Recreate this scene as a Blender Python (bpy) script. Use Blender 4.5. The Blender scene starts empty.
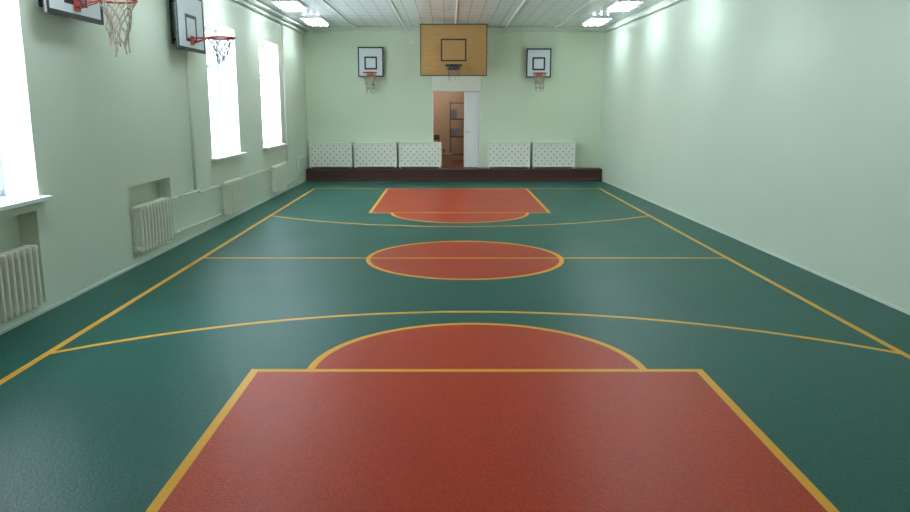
import bpy, bmesh, math, random
from mathutils import Vector, Matrix
random.seed(4)
scene = bpy.context.scene
try:
    scene.view_settings.view_transform = 'Standard'
except Exception:
    pass
COL = scene.collection

# ------------------------------------------------------------------ materials
class E:
    def __init__(s, nt, v): s.nt=nt; s.v=v
    def _op(s, op, *o):
        n=s.nt.nodes.new('ShaderNodeMath'); n.operation=op
        for i,a in enumerate((s,)+o):
            if isinstance(a,E):
                s.nt.links.new(a.v,n.inputs[i])
            else: n.inputs[i].default_value=a
        return E(s.nt,n.outputs[0])
    def __add__(s,o): return s._op('ADD',o)
    def __sub__(s,o): return s._op('SUBTRACT',o)
    def __mul__(s,o): return s._op('MULTIPLY',o)
    def __truediv__(s,o): return s._op('DIVIDE',o)
    def abs(s): return s._op('ABSOLUTE')
    def lt(s,o): return s._op('LESS_THAN',o)
    def gt(s,o): return s._op('GREATER_THAN',o)
    def max(s,o): return s._op('MAXIMUM',o)
    def min(s,o): return s._op('MINIMUM',o)
    def sqrt(s): return s._op('SQRT')
    def cos(s): return s._op('COSINE')
    def frac(s): return s._op('FRACT')

def newmat(name):
    m=bpy.data.materials.new(name); m.use_nodes=True
    nt=m.node_tree
    return m, nt, nt.nodes['Principled BSDF']

def mat(name, col, rough=0.5, metal=0.0, noise=0.0, nscale=8.0, bump=0.0, bscale=60.0, emit=None, estr=0.0, spec=None):
    m,nt,b=newmat(name)
    b.inputs['Base Color'].default_value=(*col,1)
    b.inputs['Roughness'].default_value=rough
    b.inputs['Metallic'].default_value=metal
    if spec is not None: b.inputs['Specular IOR Level'].default_value=spec
    tc=nt.nodes.new('ShaderNodeTexCoord')
    if noise>0:
        n=nt.nodes.new('ShaderNodeTexNoise'); n.inputs['Scale'].default_value=nscale; n.inputs['Detail'].default_value=4
        nt.links.new(tc.outputs['Object'],n.inputs['Vector'])
        mr=nt.nodes.new('ShaderNodeMapRange')
        mr.inputs['To Min'].default_value=1-noise; mr.inputs['To Max'].default_value=1+noise
        nt.links.new(n.outputs['Fac'],mr.inputs['Value'])
        mx=nt.nodes.new('ShaderNodeVectorMath'); mx.operation='SCALE'
        mx.inputs[0].default_value=col
        nt.links.new(mr.outputs[0],mx.inputs['Scale'])
        nt.links.new(mx.outputs[0],b.inputs['Base Color'])
    if bump>0:
        n=nt.nodes.new('ShaderNodeTexNoise'); n.inputs['Scale'].default_value=bscale; n.inputs['Detail'].default_value=3
        nt.links.new(tc.outputs['Object'],n.inputs['Vector'])
        bp=nt.nodes.new('ShaderNodeBump'); bp.inputs['Strength'].default_value=bump; bp.inputs['Distance'].default_value=0.01
        nt.links.new(n.outputs['Fac'],bp.inputs['Height']); nt.links.new(bp.outputs[0],b.inputs['Normal'])
    if emit:
        b.inputs['Emission Color'].default_value=(*emit,1); b.inputs['Emission Strength'].default_value=estr
    return m

def mixcol(nt,fac,a,b_):
    n=nt.nodes.new('ShaderNodeMix'); n.data_type='RGBA'
    nt.links.new(fac,n.inputs[0])
    for i,v in ((6,a),(7,b_)):
        if isinstance(v,tuple): n.inputs[i].default_value=(*v,1)
        else: nt.links.new(v,n.inputs[i])
    return n.outputs[2]

M_wall=mat('wall_paint',(0.66,0.755,0.61),0.5,noise=0.03,nscale=1.3,bump=0.10,bscale=30)
M_wall2=mat('wall_paint_window_side',(0.74,0.80,0.65),0.5,noise=0.03,nscale=1.3,bump=0.10,bscale=30)
M_back=mat('wall_paint_end',(0.68,0.77,0.58),0.55,noise=0.03,nscale=1.5,bump=0.1,bscale=30)
M_white=mat('white_paint',(0.84,0.85,0.82),0.45,noise=0.03)
M_cream=mat('cream_paint',(0.86,0.87,0.76),0.5,noise=0.03)
M_reveal=mat('white_reveal',(0.78,0.83,0.85),0.6,noise=0.02)
M_wframe=mat('window_frame_paint',(0.72,0.79,0.84),0.45,noise=0.03)
M_trimg=mat('pale_trim',(0.74,0.79,0.70),0.5,noise=0.04)
M_rad=mat('radiator_paint',(0.90,0.88,0.74),0.4,noise=0.04,nscale=10)
M_pipe=mat('pipe_paint',(0.86,0.88,0.78),0.4,noise=0.04)
M_black=mat('black_metal',(0.015,0.015,0.018),0.45,noise=0.1)
M_red=mat('red_rim',(0.52,0.055,0.035),0.45,noise=0.1)
M_boardw=mat('board_white',(0.78,0.84,0.86),0.35,noise=0.03)
M_net=mat('net_cord',(0.44,0.36,0.29),0.8,noise=0.3,nscale=30)
M_netd=mat('net_cord_grey',(0.22,0.19,0.16),0.8,noise=0.25,nscale=30)
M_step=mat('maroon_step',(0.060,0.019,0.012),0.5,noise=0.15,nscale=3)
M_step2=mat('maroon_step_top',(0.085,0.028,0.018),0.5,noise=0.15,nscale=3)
M_steel=mat('painted_steel',(0.45,0.47,0.46),0.35,metal=0.5,noise=0.05)
M_tube=mat('lamp_tube',(0.9,0.95,1),0.4,noise=0.01,emit=(0.80,0.93,1.0),estr=62)
M_refl=mat('lamp_reflector',(0.8,0.83,0.85),0.18,metal=0.8,noise=0.02)
M_ochre=mat('storeroom_wall',(0.47,0.32,0.21),0.7,noise=0.08,nscale=2)
M_sfloor=mat('storeroom_floor',(0.22,0.07,0.04),0.5,noise=0.1)
M_brown=mat('brown_wood',(0.16,0.07,0.03),0.5,noise=0.2,nscale=6)
M_dark=mat('dark_metal',(0.08,0.065,0.06),0.4,metal=0.5,noise=0.1)
M_blue=mat('blue_grey_box',(0.24,0.26,0.30),0.6,noise=0.1)
M_card=mat('cardboard',(0.46,0.32,0.22),0.8,noise=0.1)

# wooden backboard
M_wood,nt,b=newmat('plywood_board')
tc=nt.nodes.new('ShaderNodeTexCoord'); mp=nt.nodes.new('ShaderNodeMapping'); mp.inputs['Scale'].default_value=(1,1.2,9)
ns=nt.nodes.new('ShaderNodeTexNoise'); ns.inputs['Scale'].default_value=3; ns.inputs['Detail'].default_value=6
nt.links.new(tc.outputs['Object'],mp.inputs[0]); nt.links.new(mp.outputs[0],ns.inputs['Vector'])
nt.links.new(mixcol(nt,ns.outputs['Fac'],(0.38,0.20,0.065),(0.58,0.34,0.12)),b.inputs['Base Color'])
b.inputs['Roughness'].default_value=0.45

# perforated screen
M_perf,nt,b=newmat('perforated_screen')
tc=nt.nodes.new('ShaderNodeTexCoord'); sp=nt.nodes.new('ShaderNodeSeparateXYZ'); nt.links.new(tc.outputs['Object'],sp.inputs[0])
x=E(nt,sp.outputs[0]); z=E(nt,sp.outputs[2])
k=2*math.pi/0.175
d=((x*k).cos()*(z*k).cos()).gt(0.74)
nt.links.new(mixcol(nt,d.v,(0.87,0.88,0.77),(0.38,0.43,0.32)),b.inputs['Base Color'])
b.inputs['Roughness'].default_value=0.5

# floor
M_floor,nt,b=newmat('sports_vinyl')
geo=nt.nodes.new('ShaderNodeNewGeometry'); sp=nt.nodes.new('ShaderNodeSeparateXYZ'); nt.links.new(geo.outputs['Position'],sp.inputs[0])
X=E(nt,sp.outputs[0])-0.235; Y=E(nt,sp.outputs[1])-10.57
ax=X.abs(); ay=Y.abs()
w=0.032; hw=3.70; hl=9.26; kw=1.80; ft=4.67; r=1.352
def ln(dist): return dist.abs().lt(w)
rc=(X*X+Y*Y).sqrt()
yf=ay-ft; rf=(X*X+yf*yf).sqrt()
y3=ay-8.53; r3=(X*X+y3*y3).sqrt()
inx=ax.lt(hw+w)
lines=ln(ax-hw).min(ay.lt(hl+w))
for t in (ln(ay-hl).min(inx), ln(Y).min(inx), ln(rc-r),
          ln(ax-kw).min(ay.gt(ft)).min(ay.lt(hl)), ln(ay-ft).min(ax.lt(kw+w)),
          ln(rf-r).min(ay.lt(ft)), ln(r3-5.66).min(inx).min(ay.lt(8.53))):
    lines=lines.max(t)
red=rc.lt(r).max(ax.lt(kw).min(ay.gt(ft)).min(ay.lt(hl))).max(rf.lt(r).min(ay.lt(ft)))
n1=nt.nodes.new('ShaderNodeTexNoise'); n1.inputs['Scale'].default_value=0.9; n1.inputs['Detail'].default_value=5
nt.links.new(geo.outputs['Position'],n1.inputs['Vector'])
n2=nt.nodes.new('ShaderNodeTexVoronoi'); n2.inputs['Scale'].default_value=62
nt.links.new(geo.outputs['Position'],n2.inputs['Vector'])
green=mixcol(nt,n1.outputs['Fac'],(0.010,0.098,0.076),(0.018,0.132,0.102))
redc=mixcol(nt,n1.outputs['Fac'],(0.43,0.040,0.012),(0.53,0.054,0.017))
c=mixcol(nt,red.v,green,redc)
mrv=nt.nodes.new('ShaderNodeMapRange'); mrv.inputs['From Max'].default_value=0.7; mrv.inputs['To Min'].default_value=1.12; mrv.inputs['To Max'].default_value=0.74
nt.links.new(n2.outputs['Distance'],mrv.inputs['Value'])
scl=nt.nodes.new('ShaderNodeVectorMath'); scl.operation='SCALE'
nt.links.new(c,scl.inputs[0]); nt.links.new(mrv.outputs[0],scl.inputs['Scale'])
c=mixcol(nt,lines.v,scl.outputs[0],(0.78,0.38,0.03))
nt.links.new(c,b.inputs['Base Color'])
rg=nt.nodes.new('ShaderNodeMapRange'); rg.inputs['To Min'].default_value=0.32; rg.inputs['To Max'].default_value=0.44
nt.links.new(n1.outputs['Fac'],rg.inputs['Value']); nt.links.new(rg.outputs[0],b.inputs['Roughness'])
b.inputs['Specular IOR Level'].default_value=0.15
bp=nt.nodes.new('ShaderNodeBump'); bp.inputs['Strength'].default_value=0.4; bp.inputs['Distance'].default_value=0.003; bp.invert=True
nt.links.new(n2.outputs['Distance'],bp.inputs['Height']); nt.links.new(bp.outputs[0],b.inputs['Normal'])

# ceiling
M_ceil,nt,b=newmat('ceiling_panels')
geo=nt.nodes.new('ShaderNodeNewGeometry'); sp=nt.nodes.new('ShaderNodeSeparateXYZ'); nt.links.new(geo.outputs['Position'],sp.inputs[0])
fx=((E(nt,sp.outputs[0])+10)/0.3).frac(); fy=((E(nt,sp.outputs[1])+10)/0.6).frac()
g=fx.lt(0.06).max(fy.lt(0.05))
n1=nt.nodes.new('ShaderNodeTexNoise'); n1.inputs['Scale'].default_value=1.6
nt.links.new(geo.outputs['Position'],n1.inputs['Vector'])
pc=mixcol(nt,n1.outputs['Fac'],(0.76,0.82,0.86),(0.88,0.93,0.96))
nt.links.new(mixcol(nt,g.v,pc,(0.46,0.52,0.56)),b.inputs['Base Color'])
b.inputs['Roughness'].default_value=0.15; b.inputs['Specular IOR Level'].default_value=0.5
bp=nt.nodes.new('ShaderNodeBump'); bp.inputs['Strength'].default_value=0.25; bp.inputs['Distance'].default_value=0.02
nt.links.new(n1.outputs['Fac'],bp.inputs['Height']); nt.links.new(bp.outputs[0],b.inputs['Normal'])
# glass
M_glass=bpy.data.materials.new('window_glass'); M_glass.use_nodes=True; nt=M_glass.node_tree
nt.nodes.clear(); o=nt.nodes.new('ShaderNodeOutputMaterial'); t=nt.nodes.new('ShaderNodeBsdfTransparent'); gl=nt.nodes.new('ShaderNodeBsdfGlossy'); gl.inputs['Roughness'].default_value=0.05
mx=nt.nodes.new('ShaderNodeMixShader'); mx.inputs[0].default_value=0.08
nt.links.new(t.outputs[0],mx.inputs[1]); nt.links.new(gl.outputs[0],mx.inputs[2]); nt.links.new(mx.outputs[0],o.inputs[0])

# ------------------------------------------------------------------ mesh helpers
def box(bm,x0,x1,y0,y1,z0,z1,mi=0,bev=0.0):
    r_=bmesh.ops.create_cube(bm,size=1)
    vs=r_['verts']
    for v in vs:
        v.co=Vector((x0+(v.co.x+.5)*(x1-x0), y0+(v.co.y+.5)*(y1-y0), z0+(v.co.z+.5)*(z1-z0)))
    fs=set(f for v in vs for f in v.link_faces)
    for f in fs: f.material_index=mi
    if bev>0:
        es=list(set(e for v in vs for e in v.link_edges))
        rr=bmesh.ops.bevel(bm,geom=es,offset=bev,segments=2,affect='EDGES',profile=0.5)
        for f in rr['faces']: f.material_index=mi
def cyl(bm,p0,p1,r_,seg=10,mi=0,smooth=True):
    p0=Vector(p0);p1=Vector(p1); d_=p1-p0
    q=d_.to_track_quat('Z','Y').to_matrix().to_4x4()
    m_=Matrix.Translation((p0+p1)/2)@q
    rr=bmesh.ops.create_cone(bm,cap_ends=True,segments=seg,radius1=r_,radius2=r_,depth=d_.length,matrix=m_)
    for f in set(f for v in rr['verts'] for f in v.link_faces):
        f.material_index=mi; f.smooth=smooth and len(f.verts)==4
def polytube(bm,pts,r_,seg=8,mi=0):
    for a,b_ in zip(pts[:-1],pts[1:]): cyl(bm,a,b_,r_,seg,mi)
    for p in pts[1:-1]:
        rr=bmesh.ops.create_uvsphere(bm,u_segments=seg,v_segments=6,radius=r_*1.02,matrix=Matrix.Translation(p))
        for f in set(f for v in rr['verts'] for f in v.link_faces): f.material_index=mi; f.smooth=True
def torus(bm,c,R,r_,n=32,m_=8,mi=0):
    vs=[[bm.verts.new((c[0]+(R+r_*math.cos(j*2*math.pi/m_))*math.cos(i*2*math.pi/n), c[1]+(R+r_*math.cos(j*2*math.pi/m_))*math.sin(i*2*math.pi/n), c[2]+r_*math.sin(j*2*math.pi/m_))) for j in range(m_)] for i in range(n)]
    for i in range(n):
        for j in range(m_):
            f=bm.faces.new((vs[i][j],vs[(i+1)%n][j],vs[(i+1)%n][(j+1)%m_],vs[i][(j+1)%m_])); f.smooth=True; f.material_index=mi
def mk(name,bm,mats,parent=None,loc=(0,0,0),rz=0.0,label=None,cat=None,struct=False,group=None):
    me=bpy.data.meshes.new(name); bm.to_mesh(me); bm.free()
    for m_ in mats: me.materials.append(m_)
    ob=bpy.data.objects.new(name,me); COL.objects.link(ob)
    ob.location=loc; ob.rotation_euler=(0,0,rz)
    if parent: ob.parent=parent
    if label: ob['label']=label
    if cat: ob['category']=cat
    if struct: ob['kind']='structure'
    if group: ob['group']=group
    return ob
def empty(name,loc,rz=0,label=None,cat=None,group=None):
    ob=bpy.data.objects.new(name,None); COL.objects.link(ob); ob.empty_display_size=.1
    ob.location=loc; ob.rotation_euler=(0,0,rz)
    if label: ob['label']=label
    if cat: ob['category']=cat
    if group: ob['group']=group
    return ob
def dup(ob):
    n=ob.copy(); COL.objects.link(n)
    for ch in list(ob.children):
        c_=dup(ch); c_.parent=n
    return n

LA=-0.0087; RA=0.0225
def LX(y): return -4.19+(y-6.87)*0.0087
def RX(y): return 4.73-(y-7.57)*0.0225
H=4.27; YB=22.35; YF=-1.2

# ------------------------------------------------------------------ room shell
bm=bmesh.new(); box(bm,-4.6,5.3,YF-.3,YB+.02,-.1,0)
mk('floor',bm,[M_floor],struct=True,label='green and red vinyl sports floor with yellow court markings',cat='floor')
bm=bmesh.new(); box(bm,-4.9,5.4,YF-.3,YB+.3,H,H+.15)
mk('ceiling',bm,[M_ceil],struct=True,label='white slatted suspended ceiling',cat='ceiling')
for i,xx in enumerate((-2.6,-1.2,.2,1.6,3.0)):
    bm=bmesh.new(); box(bm,xx-.015,xx+.015,YF,YB-.02,H-.03,H,0,.004)
    mk('trim_%d'%(i+1),bm,[M_white],struct=True,label='white ceiling rail',cat='trim')

WIN=[(6.0,7.8),(13.5,15.3),(17.15,19.0)]
NICHE=[(6.0,7.72),(9.93,11.43)]
WZ0,WZ1=1.17,3.55; TH=0.55
ys=sorted(set([YF-.3,YB+.3]+[v for a in WIN for v in a]+[v for a in NICHE for v in a]))
zs=[-.1,.10,1.06,WZ0,WZ1,H+.1]
bm=bmesh.new()
for i in range(len(ys)-1):
    for j in range(len(zs)-1):
        ym=(ys[i]+ys[i+1])/2; zm=(zs[j]+zs[j+1])/2
        if any(a<ym<b_ for a,b_ in WIN) and WZ0<zm<WZ1: continue
        x1=0
        if any(a<ym<b_ for a,b_ in NICHE) and .10<zm<1.06: x1=-.2
        box(bm,-TH,x1,ys[i],ys[i+1],zs[j],zs[j+1])
bmesh.ops.remove_doubles(bm,verts=bm.verts[:],dist=1e-4)
bm.verts.index_update()
seen={}
for f in bm.faces:
    key=tuple(sorted(v.index for v in f.verts)); seen.setdefault(key,[]).append(f)
bad=[f for l in seen.values() if len(l)>1 for f in l]
bmesh.ops.delete(bm,geom=bad,context='FACES_ONLY')
mk('wall_left',bm,[M_wall2],loc=(LX(0),0,0),rz=LA,struct=True,label='pale green painted wall with deep window openings',cat='wall')
bm=bmesh.new(); box(bm,0,.3,YF-.3,YB+.3,-.1,H+.1)
mk('wall_right',bm,[M_wall],loc=(RX(0),0,0),rz=RA,struct=True,label='plain pale green painted wall',cat='wall')
DX0,DX1,DZ0,DZ1=-.46,.94,.34,2.55
bm=bmesh.new()
box(bm,-4.6,DX0,YB,YB+.25,-.1,H+.1); box(bm,DX1,5.2,YB,YB+.25,-.1,H+.1)
box(bm,DX0,DX1,YB,YB+.25,DZ1,H+.1); box(bm,DX0,DX1,YB,YB+.25,-.1,DZ0)
mk('wall_back',bm,[M_back],struct=True,label='pale green end wall with doorway',cat='wall')
bm=bmesh.new(); box(bm,-4.8,5.3,YF-.3,YF,-.1,H+.1)
mk('wall_front',bm,[M_wall],struct=True,label='pale green painted end wall',cat='wall')

bm=bmesh.new(); box(bm,0,.012,YF,21.79,0,.035,bev=.003)
mk('baseboard_left',bm,[M_trimg],loc=(LX(0),0,0),rz=LA,struct=True)
bm=bmesh.new(); box(bm,-.012,0,YF,21.79,0,.035,bev=.003)
mk('baseboard_right',bm,[M_trimg],loc=(RX(0),0,0),rz=RA,struct=True)

# stepped platform along end wall
bm=bmesh.new()
xl=LX(22)+.02; xr=RX(22)-.02
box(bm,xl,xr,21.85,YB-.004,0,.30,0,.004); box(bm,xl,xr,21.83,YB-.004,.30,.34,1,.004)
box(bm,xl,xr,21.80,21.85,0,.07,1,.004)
mk('step_platform',bm,[M_step,M_step2],label='long maroon painted step along the end wall',cat='step')

# ------------------------------------------------------------------ windows
for i,(a,b_) in enumerate(WIN):
    bm=bmesh.new(); w_=b_-a; h=WZ1-WZ0; yc=(a+b_)/2
    y0,y1=-w_/2,w_/2
    box(bm,-.50,-.002,y1-.012,y1,0,h,0); box(bm,-.50,-.002,y0,y0+.012,0,h,0); box(bm,-.50,-.002,y0,y1,h-.012,h,0)
    xf0,xf1=-.42,-.35
    box(bm,xf0,xf1,y0+.01,y0+.09,0,h-.01,1,.005); box(bm,xf0,xf1,y1-.09,y1-.01,0,h-.01,1,.005)
    box(bm,xf0,xf1,y0+.01,y1-.01,0.02,.10,1,.005); box(bm,xf0,xf1,y0+.01,y1-.01,h-.09,h-.01,1,.005)
    box(bm,xf0,xf1,-.045,.045,.1,h-.09,1,.005); box(bm,xf0,xf1,y0+.08,y1-.08,h*.68,h*.68+.07,1,.005)
    box(bm,xf0+.028,xf0+.032,y0+.08,y1-.08,.1,h-.09,2)
    win=mk('window_%d'%(i+1),bm,[M_reveal,M_wframe,M_glass],loc=(LX(yc),yc,WZ0),rz=LA,struct=True,label='tall white framed window in a deep reveal',cat='window')
    bm=bmesh.new(); box(bm,-.38,.11,y0-.07,y1+.07,-.016,.028,0,.006)
    mk('window_sill',bm,[M_white],parent=win)
    L=bpy.data.lights.new('daylight','AREA'); L.shape='RECTANGLE'; L.size=h*1.0; L.size_y=w_*1.0
    L.energy=185 if i else 150; L.color=(0.82,0.92,1.0)
    lo=bpy.data.objects.new('daylight',L); COL.objects.link(lo)
    lo.location=(LX(yc)-.62,yc,WZ0+h/2); lo.rotation_euler=(0,-math.pi/2,0)

# ------------------------------------------------------------------ radiators
def radiator_mesh(n,SP,h=.62):
    bm=bmesh.new()
    for i in range(n):
        y=(i-(n-1)/2)*SP
        for x0 in (0.0,.095):
            box(bm,x0,x0+.045,y-.019,y+.019,.03,h-.03,0,.010)
        box(bm,.0,.14,y-.025,y+.025,h-.075,h,0,.018)
        box(bm,.0,.14,y-.025,y+.025,0,.075,0,.018)
        box(bm,.04,.10,y-.006,y+.006,.06,h-.06,0)
    for zz in (.045,h-.045):
        cyl(bm,(.067,-(n*SP)/2,zz),(.067,(n*SP)/2,zz),.020,12)
    return bm
def radiator(yc,n,SP,x,z,lab):
    e=empty('radiator',(LX(yc)+x,yc,z),LA,lab,'radiator','cast iron radiators under the windows')
    mk('radiator_body',radiator_mesh(n,SP),[M_rad],parent=e)
    x_wall=(-.2 if x<0 else 0)-x
    for s in (-1,1):
        for zz in (.12,.5):
            yy=s*(n*SP/2-.11)
            bm=bmesh.new(); cyl(bm,(x_wall+.003,yy,zz),(.03,yy,zz),.012,8)
            mk('wall_hook',bm,[M_rad],parent=e)
    bm=bmesh.new()
    yy=n*SP/2
    cyl(bm,(.067,yy,.575),(.067,yy+.08,.575),.016,10); cyl(bm,(.067,yy+.03,.575),(.067,yy+.055,.575),.028,8)
    mk('valve',bm,[M_pipe],parent=e)
    return e
radiator(6.93,12,.105,-.06,.12,'pale cream cast iron radiator in a recess under the near window')
radiator(10.62,10,.115,-.05,.17,'pale cream cast iron radiator in a wall recess')
radiator(14.25,6,.18,.06,.14,'pale cream cast iron radiator below a window sill')
radiator(18.0,5,.23,.06,.14,'pale cream cast iron radiator below a window near the corner')

def pipe(name,pts,r_,lab,m_=None,side='L'):
    m_=m_ or M_pipe
    y0=pts[0][1]
    fx=LX if side=='L' else RX
    bm=bmesh.new(); z0=pts[0][2]
    polytube(bm,[Vector((p[0],p[1]-y0,p[2]-z0)) for p in pts],r_,10)
    return mk(name,bm,[m_],loc=(fx(y0),y0,z0),rz=LA if side=='L' else RA,label=lab,cat='pipe')
pipe('heating_pipe',[(.055,12.35,4.25),(.055,12.35,.77)],.024,'vertical pale heating riser on the wall')
pipe('heating_pipe',[(.03,11.32,.745),(.05,11.55,.745),(.05,12.5,.745),(.05,12.6,.70),(.05,13.66,.715)],.015,'thin horizontal pale heating pipe between radiators')
pipe('heating_pipe',[(.03,11.32,.22),(.05,11.55,.22),(.05,13.65,.19)],.015,'thin low horizontal heating pipe near the floor')
pipe('heating_pipe',[(.06,14.92,.715),(.06,17.38,.715)],.015,'thin horizontal pale heating pipe between radiators')
pipe('heating_pipe',[(.05,19.3,4.25),(.05,19.3,.72),(.06,18.72,.715)],.022,'pale heating riser bending to the radiator')
pipe('heating_pipe',[(.06,18.70,.19),(.06,20.6,.19),(.06,20.6,.72),(.06,21.75,.72)],.016,'low pale heating pipe running to the corner')
pipe('ceiling_pipe',[(.07,YF+.05,4.10),(.07,22.2,4.10)],.03,'white pipe running under the ceiling along the wall',m_=M_white)
pipe('ceiling_pipe',[(.16,YF+.05,4.20),(.16,22.2,4.20)],.022,'thinner white pipe beneath the ceiling',m_=M_white)
pipe('ceiling_pipe',[(-.06,YF+.05,4.12),(-.06,22.2,4.12)],.025,'white pipe under the ceiling along the plain wall',m_=M_white,side='R')
bm=bmesh.new(); polytube(bm,[(LX(22)+.25,0,0),(RX(22)-.1,0,0)],.018,8)
mk('cable_conduit',bm,[M_white],loc=(0,YB-.03,4.16),label='thin white cable conduit across the end wall',cat='conduit')
bm=bmesh.new(); box(bm,-.07,.07,-.05,0,-.05,.05,0,.008); box(bm,-.04,.04,-.06,-.05,-.03,.03,0,.004)
mk('junction_box',bm,[M_white],loc=(-1.03,YB,3.86),label='small white junction box high on the end wall',cat='junction box')

# ------------------------------------------------------------------ hoops
def net_mesh(R,L,n=10,rows=5,Rb=None,jit=.022,th=.005):
    bm=bmesh.new(); Rb=Rb or R*.42
    pts=[]
    for k_ in range(rows+1):
        f=k_/rows; rr=R+(Rb-R)*(f**.45)
        row=[]
        for i in range(n):
            a=(i+(k_%2)*.5)*2*math.pi/n
            row.append(Vector((rr*math.cos(a)+random.uniform(-jit,jit)*min(1,f*2),rr*math.sin(a)+random.uniform(-jit,jit)*min(1,f*2),-L*f+random.uniform(-.035,.035)*f)))
        pts.append(row)
    for k_ in range(rows):
        for i in range(n):
            o_=(i-1)%n if k_%2==0 else (i+1)%n
            cyl(bm,pts[k_][i],pts[k_+1][i],th,4); cyl(bm,pts[k_][i],pts[k_+1][o_],th,4)
    for i in range(0,n,2):
        p=pts[rows][i]; cyl(bm,p,p+Vector((random.uniform(-.02,.02),random.uniform(-.02,.02),-random.uniform(.04,.14))),th,4)
    return bm
def hoop(loc,rz,bw,bh,off,rimz,rr,gap,lab,group,boardmat,netmat=None,netL=.5,fw=.05,inner=(.45,.36,.12),rimmat=None,name='basketball_hoop',il=.05,brm=None,Rb=None,th=.005,rt=.012,pw=.07):
    e=empty(name,loc,rz,lab,'basketball hoop',group)
    bm=bmesh.new()
    box(bm,off-.02,off,-bw/2,bw/2,0,bh,0)
    for (a0,a1,b0,b1) in ((-bw/2,bw/2,0,fw),(-bw/2,bw/2,bh-fw,bh),(-bw/2,-bw/2+fw,fw,bh-fw),(bw/2-fw,bw/2,fw,bh-fw)):
        box(bm,off-.03,off+.006,a0,a1,b0,b1,1)
    iw,ih,iz=inner
    for (a0,a1,b0,b1) in ((-iw/2,iw/2,iz,iz+il),(-iw/2,iw/2,iz+ih-il,iz+ih),(-iw/2,-iw/2+il,iz+il,iz+ih-il),(iw/2-il,iw/2,iz+il,iz+ih-il)):
        box(bm,off-.005,off+.004,a0,a1,b0,b1,1)
    mk('backboard',bm,[boardmat,M_black],parent=e)
    s=min(.3,bw*.3)
    for yy in (-s,s):
        bm=bmesh.new()
        for zz in (bh*.18,bh*.82):
            cyl(bm,(.012,yy,zz),(off-.035,yy,zz),.018,8)
        box(bm,off-.055,off-.031,yy-.018,yy+.018,.02,bh-.02,0,.003)
        if off>.5:
            cyl(bm,(.012,yy,bh*.18),(off-.04,yy,bh*.82),.014,8)
        box(bm,.003,.014,yy-.05,yy+.05,bh*.1,bh*.9,0,.003)
        mk('wall_bracket',bm,[brm or M_black],parent=e)
    rz_=rimz-loc[2]; cx=off+gap+rr
    bm=bmesh.new(); torus(bm,(cx,0,rz_),rr,rt)
    cyl(bm,(off+.01,-.05,rz_),(cx-rr*.85,-rr*.5,rz_),.007,8); cyl(bm,(off+.01,.05,rz_),(cx-rr*.85,rr*.5,rz_),.007,8)
    cyl(bm,(off+.01,-.04,rz_-.08),(cx-rr*.97,-.04,rz_-.004),.007,8); cyl(bm,(off+.01,.04,rz_-.08),(cx-rr*.97,.04,rz_-.004),.007,8)
    box(bm,off+.004,off+.016,-pw,pw,rz_-.11,rz_+.03,0,.004)
    mk('rim',bm,[rimmat or M_red],parent=e)
    if netmat:
        mk('net',net_mesh(rr-.006,netL,Rb=Rb,th=th),[netmat],parent=e,loc=(cx,0,rz_-.016))
    return e
hoop((LX(8.5),8.50,3.01),LA,1.24,.86,.22,3.20,.20,.24,'black framed white backboard with red rim and faded net','side hoops on the window wall',M_boardw,M_net,.42,inner=(.5,.4,.14),Rb=.085,th=.0065)
hoop((LX(12.23),12.23,2.93),LA,1.24,.86,.19,3.13,.21,.24,'white backboard, black frame, red rim, grey net, beside riser pipe','side hoops on the window wall',M_boardw,M_netd,.36,inner=(.5,.4,.14),Rb=.075,th=.0055,rt=.015)
hoop((-2.18,YB,2.91),-math.pi/2,.72,.82,.13,3.02,.19,.12,'small white backboard with black frame and red rim','small hoops on the end wall',M_boardw,M_net,.45,fw=.035,inner=(.36,.36,.2),il=.045,Rb=.11,th=.007,rt=.014,pw=.1)
hoop((2.56,YB,2.89),-math.pi/2,.70,.80,.13,3.0,.19,.12,'small white backboard with black frame and red rim','small hoops on the end wall',M_boardw,M_net,.4,fw=.035,inner=(.36,.36,.2),il=.045,Rb=.11,th=.007,rt=.014,pw=.1)
hoop((.15,YB,2.89),-math.pi/2,1.78,1.34,1.35,3.15,.225,.14,'large plywood backboard with black rectangle and dark rim above doorway','main hoop',M_wood,M_netd,.26,fw=.022,inner=(.68,.58,.38),il=.035,rimmat=M_black,brm=M_steel,rt=.018,pw=.15,Rb=.15)

# ------------------------------------------------------------------ radiator screens
def screen_parts():
    w_,h=1.22,.70; out=[]
    bm=bmesh.new(); box(bm,-w_/2+.03,w_/2-.03,-.01,.0,.03,h-.03,0)
    out.append(mk('perforated_panel',bm,[M_perf]))
    bm=bmesh.new()
    box(bm,-w_/2,w_/2,-.025,.01,h-.035,h,0,.004); box(bm,-w_/2,w_/2,-.025,.01,.0,.035,0,.004)
    box(bm,-w_/2,-w_/2+.035,-.025,.01,.035,h-.035,0,.004); box(bm,w_/2-.035,w_/2,-.025,.01,.035,h-.035,0,.004)
    box(bm,-w_/2,w_/2,.01,.225,h-.02,h,0,.004)
    box(bm,-w_/2,-w_/2+.018,.01,.225,0,h-.02,0); box(bm,w_/2-.018,w_/2,.01,.225,0,h-.02,0)
    out.append(mk('screen_frame',bm,[M_cream]))
    for xx in (-w_/2+.02,w_/2-.06):
        bm=bmesh.new(); box(bm,xx,xx+.04,-.015,.02,-.04,.0,0)
        out.append(mk('foot',bm,[M_cream]))
    return out
first=None
for xx in (-3.37,-2.08,-.80,1.75,3.04):
    if first is None:
        first=empty('radiator_screen',(xx,22.11,.38),0,'cream perforated radiator screen standing on the maroon step','radiator screen','radiator screens along the end wall')
        for p in screen_parts(): p.parent=first
    else:
        n=dup(first); n.location=(xx,22.11,.38)

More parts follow.
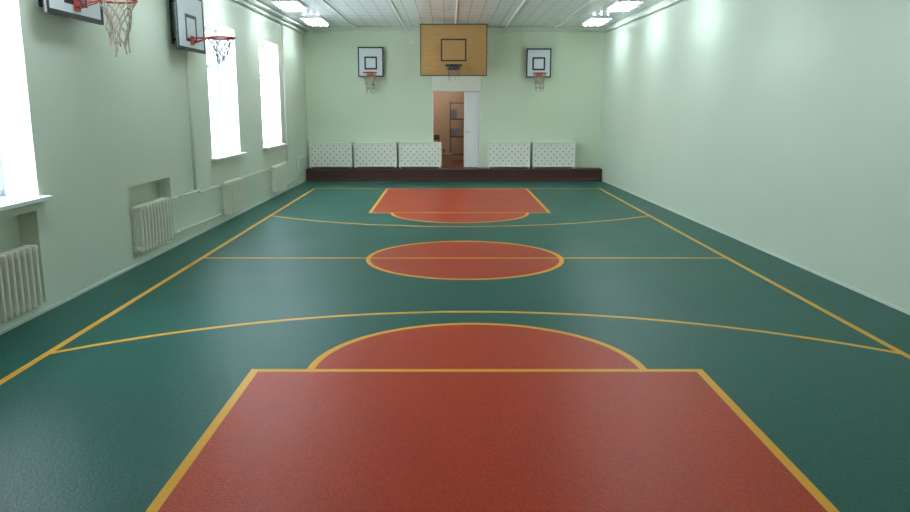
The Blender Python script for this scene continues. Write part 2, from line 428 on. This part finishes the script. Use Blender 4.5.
# ------------------------------------------------------------------ door and storeroom
bm=bmesh.new()
for (a0,a1,b0,b1) in ((DX0,DX0+.04,DZ0,DZ1),(DX1-.05,DX1,DZ0,DZ1),(DX0,DX1,DZ1-.04,DZ1)):
    box(bm,a0,a1,YB-.01,YB+.24,b0,b1,0,.004)
box(bm,DX0,DX1,YB-.02,YB-.002,DZ1,3.02,1,.004)
fr=mk('door_1',bm,[M_white,M_cream],struct=True,label='white double door frame with one leaf open',cat='door')
bm=bmesh.new(); lw=.42
box(bm,-lw,0,0,.04,0,DZ1-DZ0-.07,0,.004)
for (b0,b1) in ((.15,.95),(1.1,2.0)):
    box(bm,-lw+.08,-.08,-.012,0,b0,b1,0,.006)
lf=mk('door_leaf',bm,[M_white],parent=fr,loc=(DX1-.06,YB+.06,DZ0+.01),rz=0)
bm=bmesh.new(); cyl(bm,(0,-.05,0),(0,0,0),.012,8); cyl(bm,(0,-.045,0),(.1,-.045,0),.01,8)
mk('door_handle',bm,[M_steel],parent=lf,loc=(-lw+.05,0,1.02))
bm=bmesh.new()
box(bm,-1.6,2.0,25.3,25.4,.2,3.2); box(bm,-1.7,-1.6,YB+.25,25.4,.2,3.2); box(bm,2.0,2.1,YB+.25,25.4,.2,3.2)
box(bm,-1.7,2.1,YB+.25,25.4,3.2,3.3,1)
mk('wall_storeroom',bm,[M_ochre,M_white],struct=True)
bm=bmesh.new(); box(bm,-1.7,2.1,YB+.01,25.4,.2,.34)
mk('floor_storeroom',bm,[M_sfloor],struct=True)
L=bpy.data.lights.new('storeroom_fill','POINT'); L.energy=38; L.color=(1,.96,.92); L.shadow_soft_size=.15  # added unseen point light to brighten the storeroom, no fixture modelled
lo=bpy.data.objects.new('storeroom_fill',L); COL.objects.link(lo); lo.location=(-.6,23.9,2.9)
e=empty('storage_rack',(.42,24.6,.34),0,'dark metal storage rack with shelves inside the storeroom','shelf rack')
for xx in (-.35,.35):
    for yy in (-.18,.18):
        bm=bmesh.new(); box(bm,xx-.012,xx+.012,yy-.012,yy+.012,0,1.9,0)
        mk('post',bm,[M_dark],parent=e)
for zz in (.25,.8,1.35,1.85):
    bm=bmesh.new(); box(bm,-.36,.36,-.19,.19,-.01,.015,0,.003)
    mk('shelf',bm,[M_dark],parent=e,loc=(0,0,zz))
def crate(x,y,z,w_,d_,h,m_,lab):
    bm=bmesh.new(); box(bm,-w_/2,w_/2,-d_/2,d_/2,0,h*.85,0,.006); box(bm,-w_/2-.008,w_/2+.008,-d_/2-.008,d_/2+.008,h*.85,h,0,.004)
    mk('storage_box',bm,[m_],loc=(x,y,z),label=lab,cat='box')
crate(.2,24.6,.34+.816,.26,.26,.24,M_blue,'blue grey lidded box on the storage rack')
crate(.5,24.6,.34+1.366,.3,.26,.2,M_card,'cardboard box on the storage rack')
crate(.2,24.6,.34+.266,.28,.26,.3,M_card,'cardboard box on the lowest rack shelf')
crate(.18,24.6,.34+1.366,.2,.22,.3,M_blue,'small blue grey box on the upper rack shelf')
crate(-.02,23.7,.34,.3,.3,.34,M_card,'open cardboard box on the storeroom floor')
e=empty('wooden_chair',(-.36,23.9,.34),.5,'dark brown wooden chair in the storeroom','chair')
bm=bmesh.new(); box(bm,-.2,.2,-.2,.2,.42,.45,0,.008); mk('seat',bm,[M_brown],parent=e)
bm=bmesh.new(); box(bm,-.2,.2,.16,.19,.72,.88,0,.008); mk('backrest',bm,[M_brown],parent=e)
for sx in (-1,1):
    for sy in (-1,1):
        bm=bmesh.new(); box(bm,sx*.17-.018,sx*.17+.018,sy*.17-.018,sy*.17+.018,0,.88 if sy>0 else .42,0,.004); mk('leg',bm,[M_brown],parent=e)

# ------------------------------------------------------------------ ceiling lamps
def troffer():
    e=empty('ceiling_light',(0,0,H),0,'long fluorescent ceiling light with bright tubes and mirrored louvre','ceiling light','fluorescent ceiling lights')
    bm=bmesh.new(); s=.28; l=.63
    for (a,b_,c_,d_) in ((-s,s,-l,-l+.025),(-s,s,l-.025,l),(-s,-s+.025,-l+.025,l-.025),(s-.025,s,-l+.025,l-.025)):
        box(bm,a,b_,c_,d_,-.05,0,0)
    mk('housing',bm,[M_white],parent=e)
    bm=bmesh.new(); box(bm,-s+.03,s-.03,-l+.03,l-.03,-.02,-.005,0)
    for k_ in range(7):
        yy=-l+.09+k_*(2*l-.18)/6
        box(bm,-s+.03,s-.03,yy-.003,yy+.003,-.11,-.085,0)
    for xx in (-.09,.09):
        box(bm,xx-.004,xx+.004,-l+.03,l-.03,-.11,-.02,0)
    mk('reflector',bm,[M_refl],parent=e)
    for xx in (-.17,0,.17):
        bm=bmesh.new(); cyl(bm,(xx,-.58,-.06),(xx,.58,-.06),.014,10)
        mk('lamp_tube',bm,[M_tube],parent=e)
    return e
t0=None
for yy in (20.3,17.2,14.1,10.8,7.3,3.8):
    for xx in (-3.4,3.8):
        if yy<12 and xx>0: xx=3.0  # nearer lamps are unseen, set inward to smooth the light on the walls
        if yy<12 and xx<0: xx=-3.0
        if t0 is None: t0=troffer(); n=t0
        else: n=dup(t0)
        n.location=(xx,yy,H)

# ------------------------------------------------------------------ world + camera
wd=bpy.data.worlds.new('sky'); scene.world=wd; wd.use_nodes=True
bg=wd.node_tree.nodes['Background']; bg.inputs[0].default_value=(.85,.93,1,1); bg.inputs[1].default_value=3.0
cam=bpy.data.cameras.new('camera'); co=bpy.data.objects.new('camera',cam); COL.objects.link(co)
cam.sensor_width=36; cam.lens=36*765/910; cam.shift_x=7/910
co.location=(0,0,2.1); co.rotation_euler=(math.radians(90-11.09),0,0)
scene.camera=co
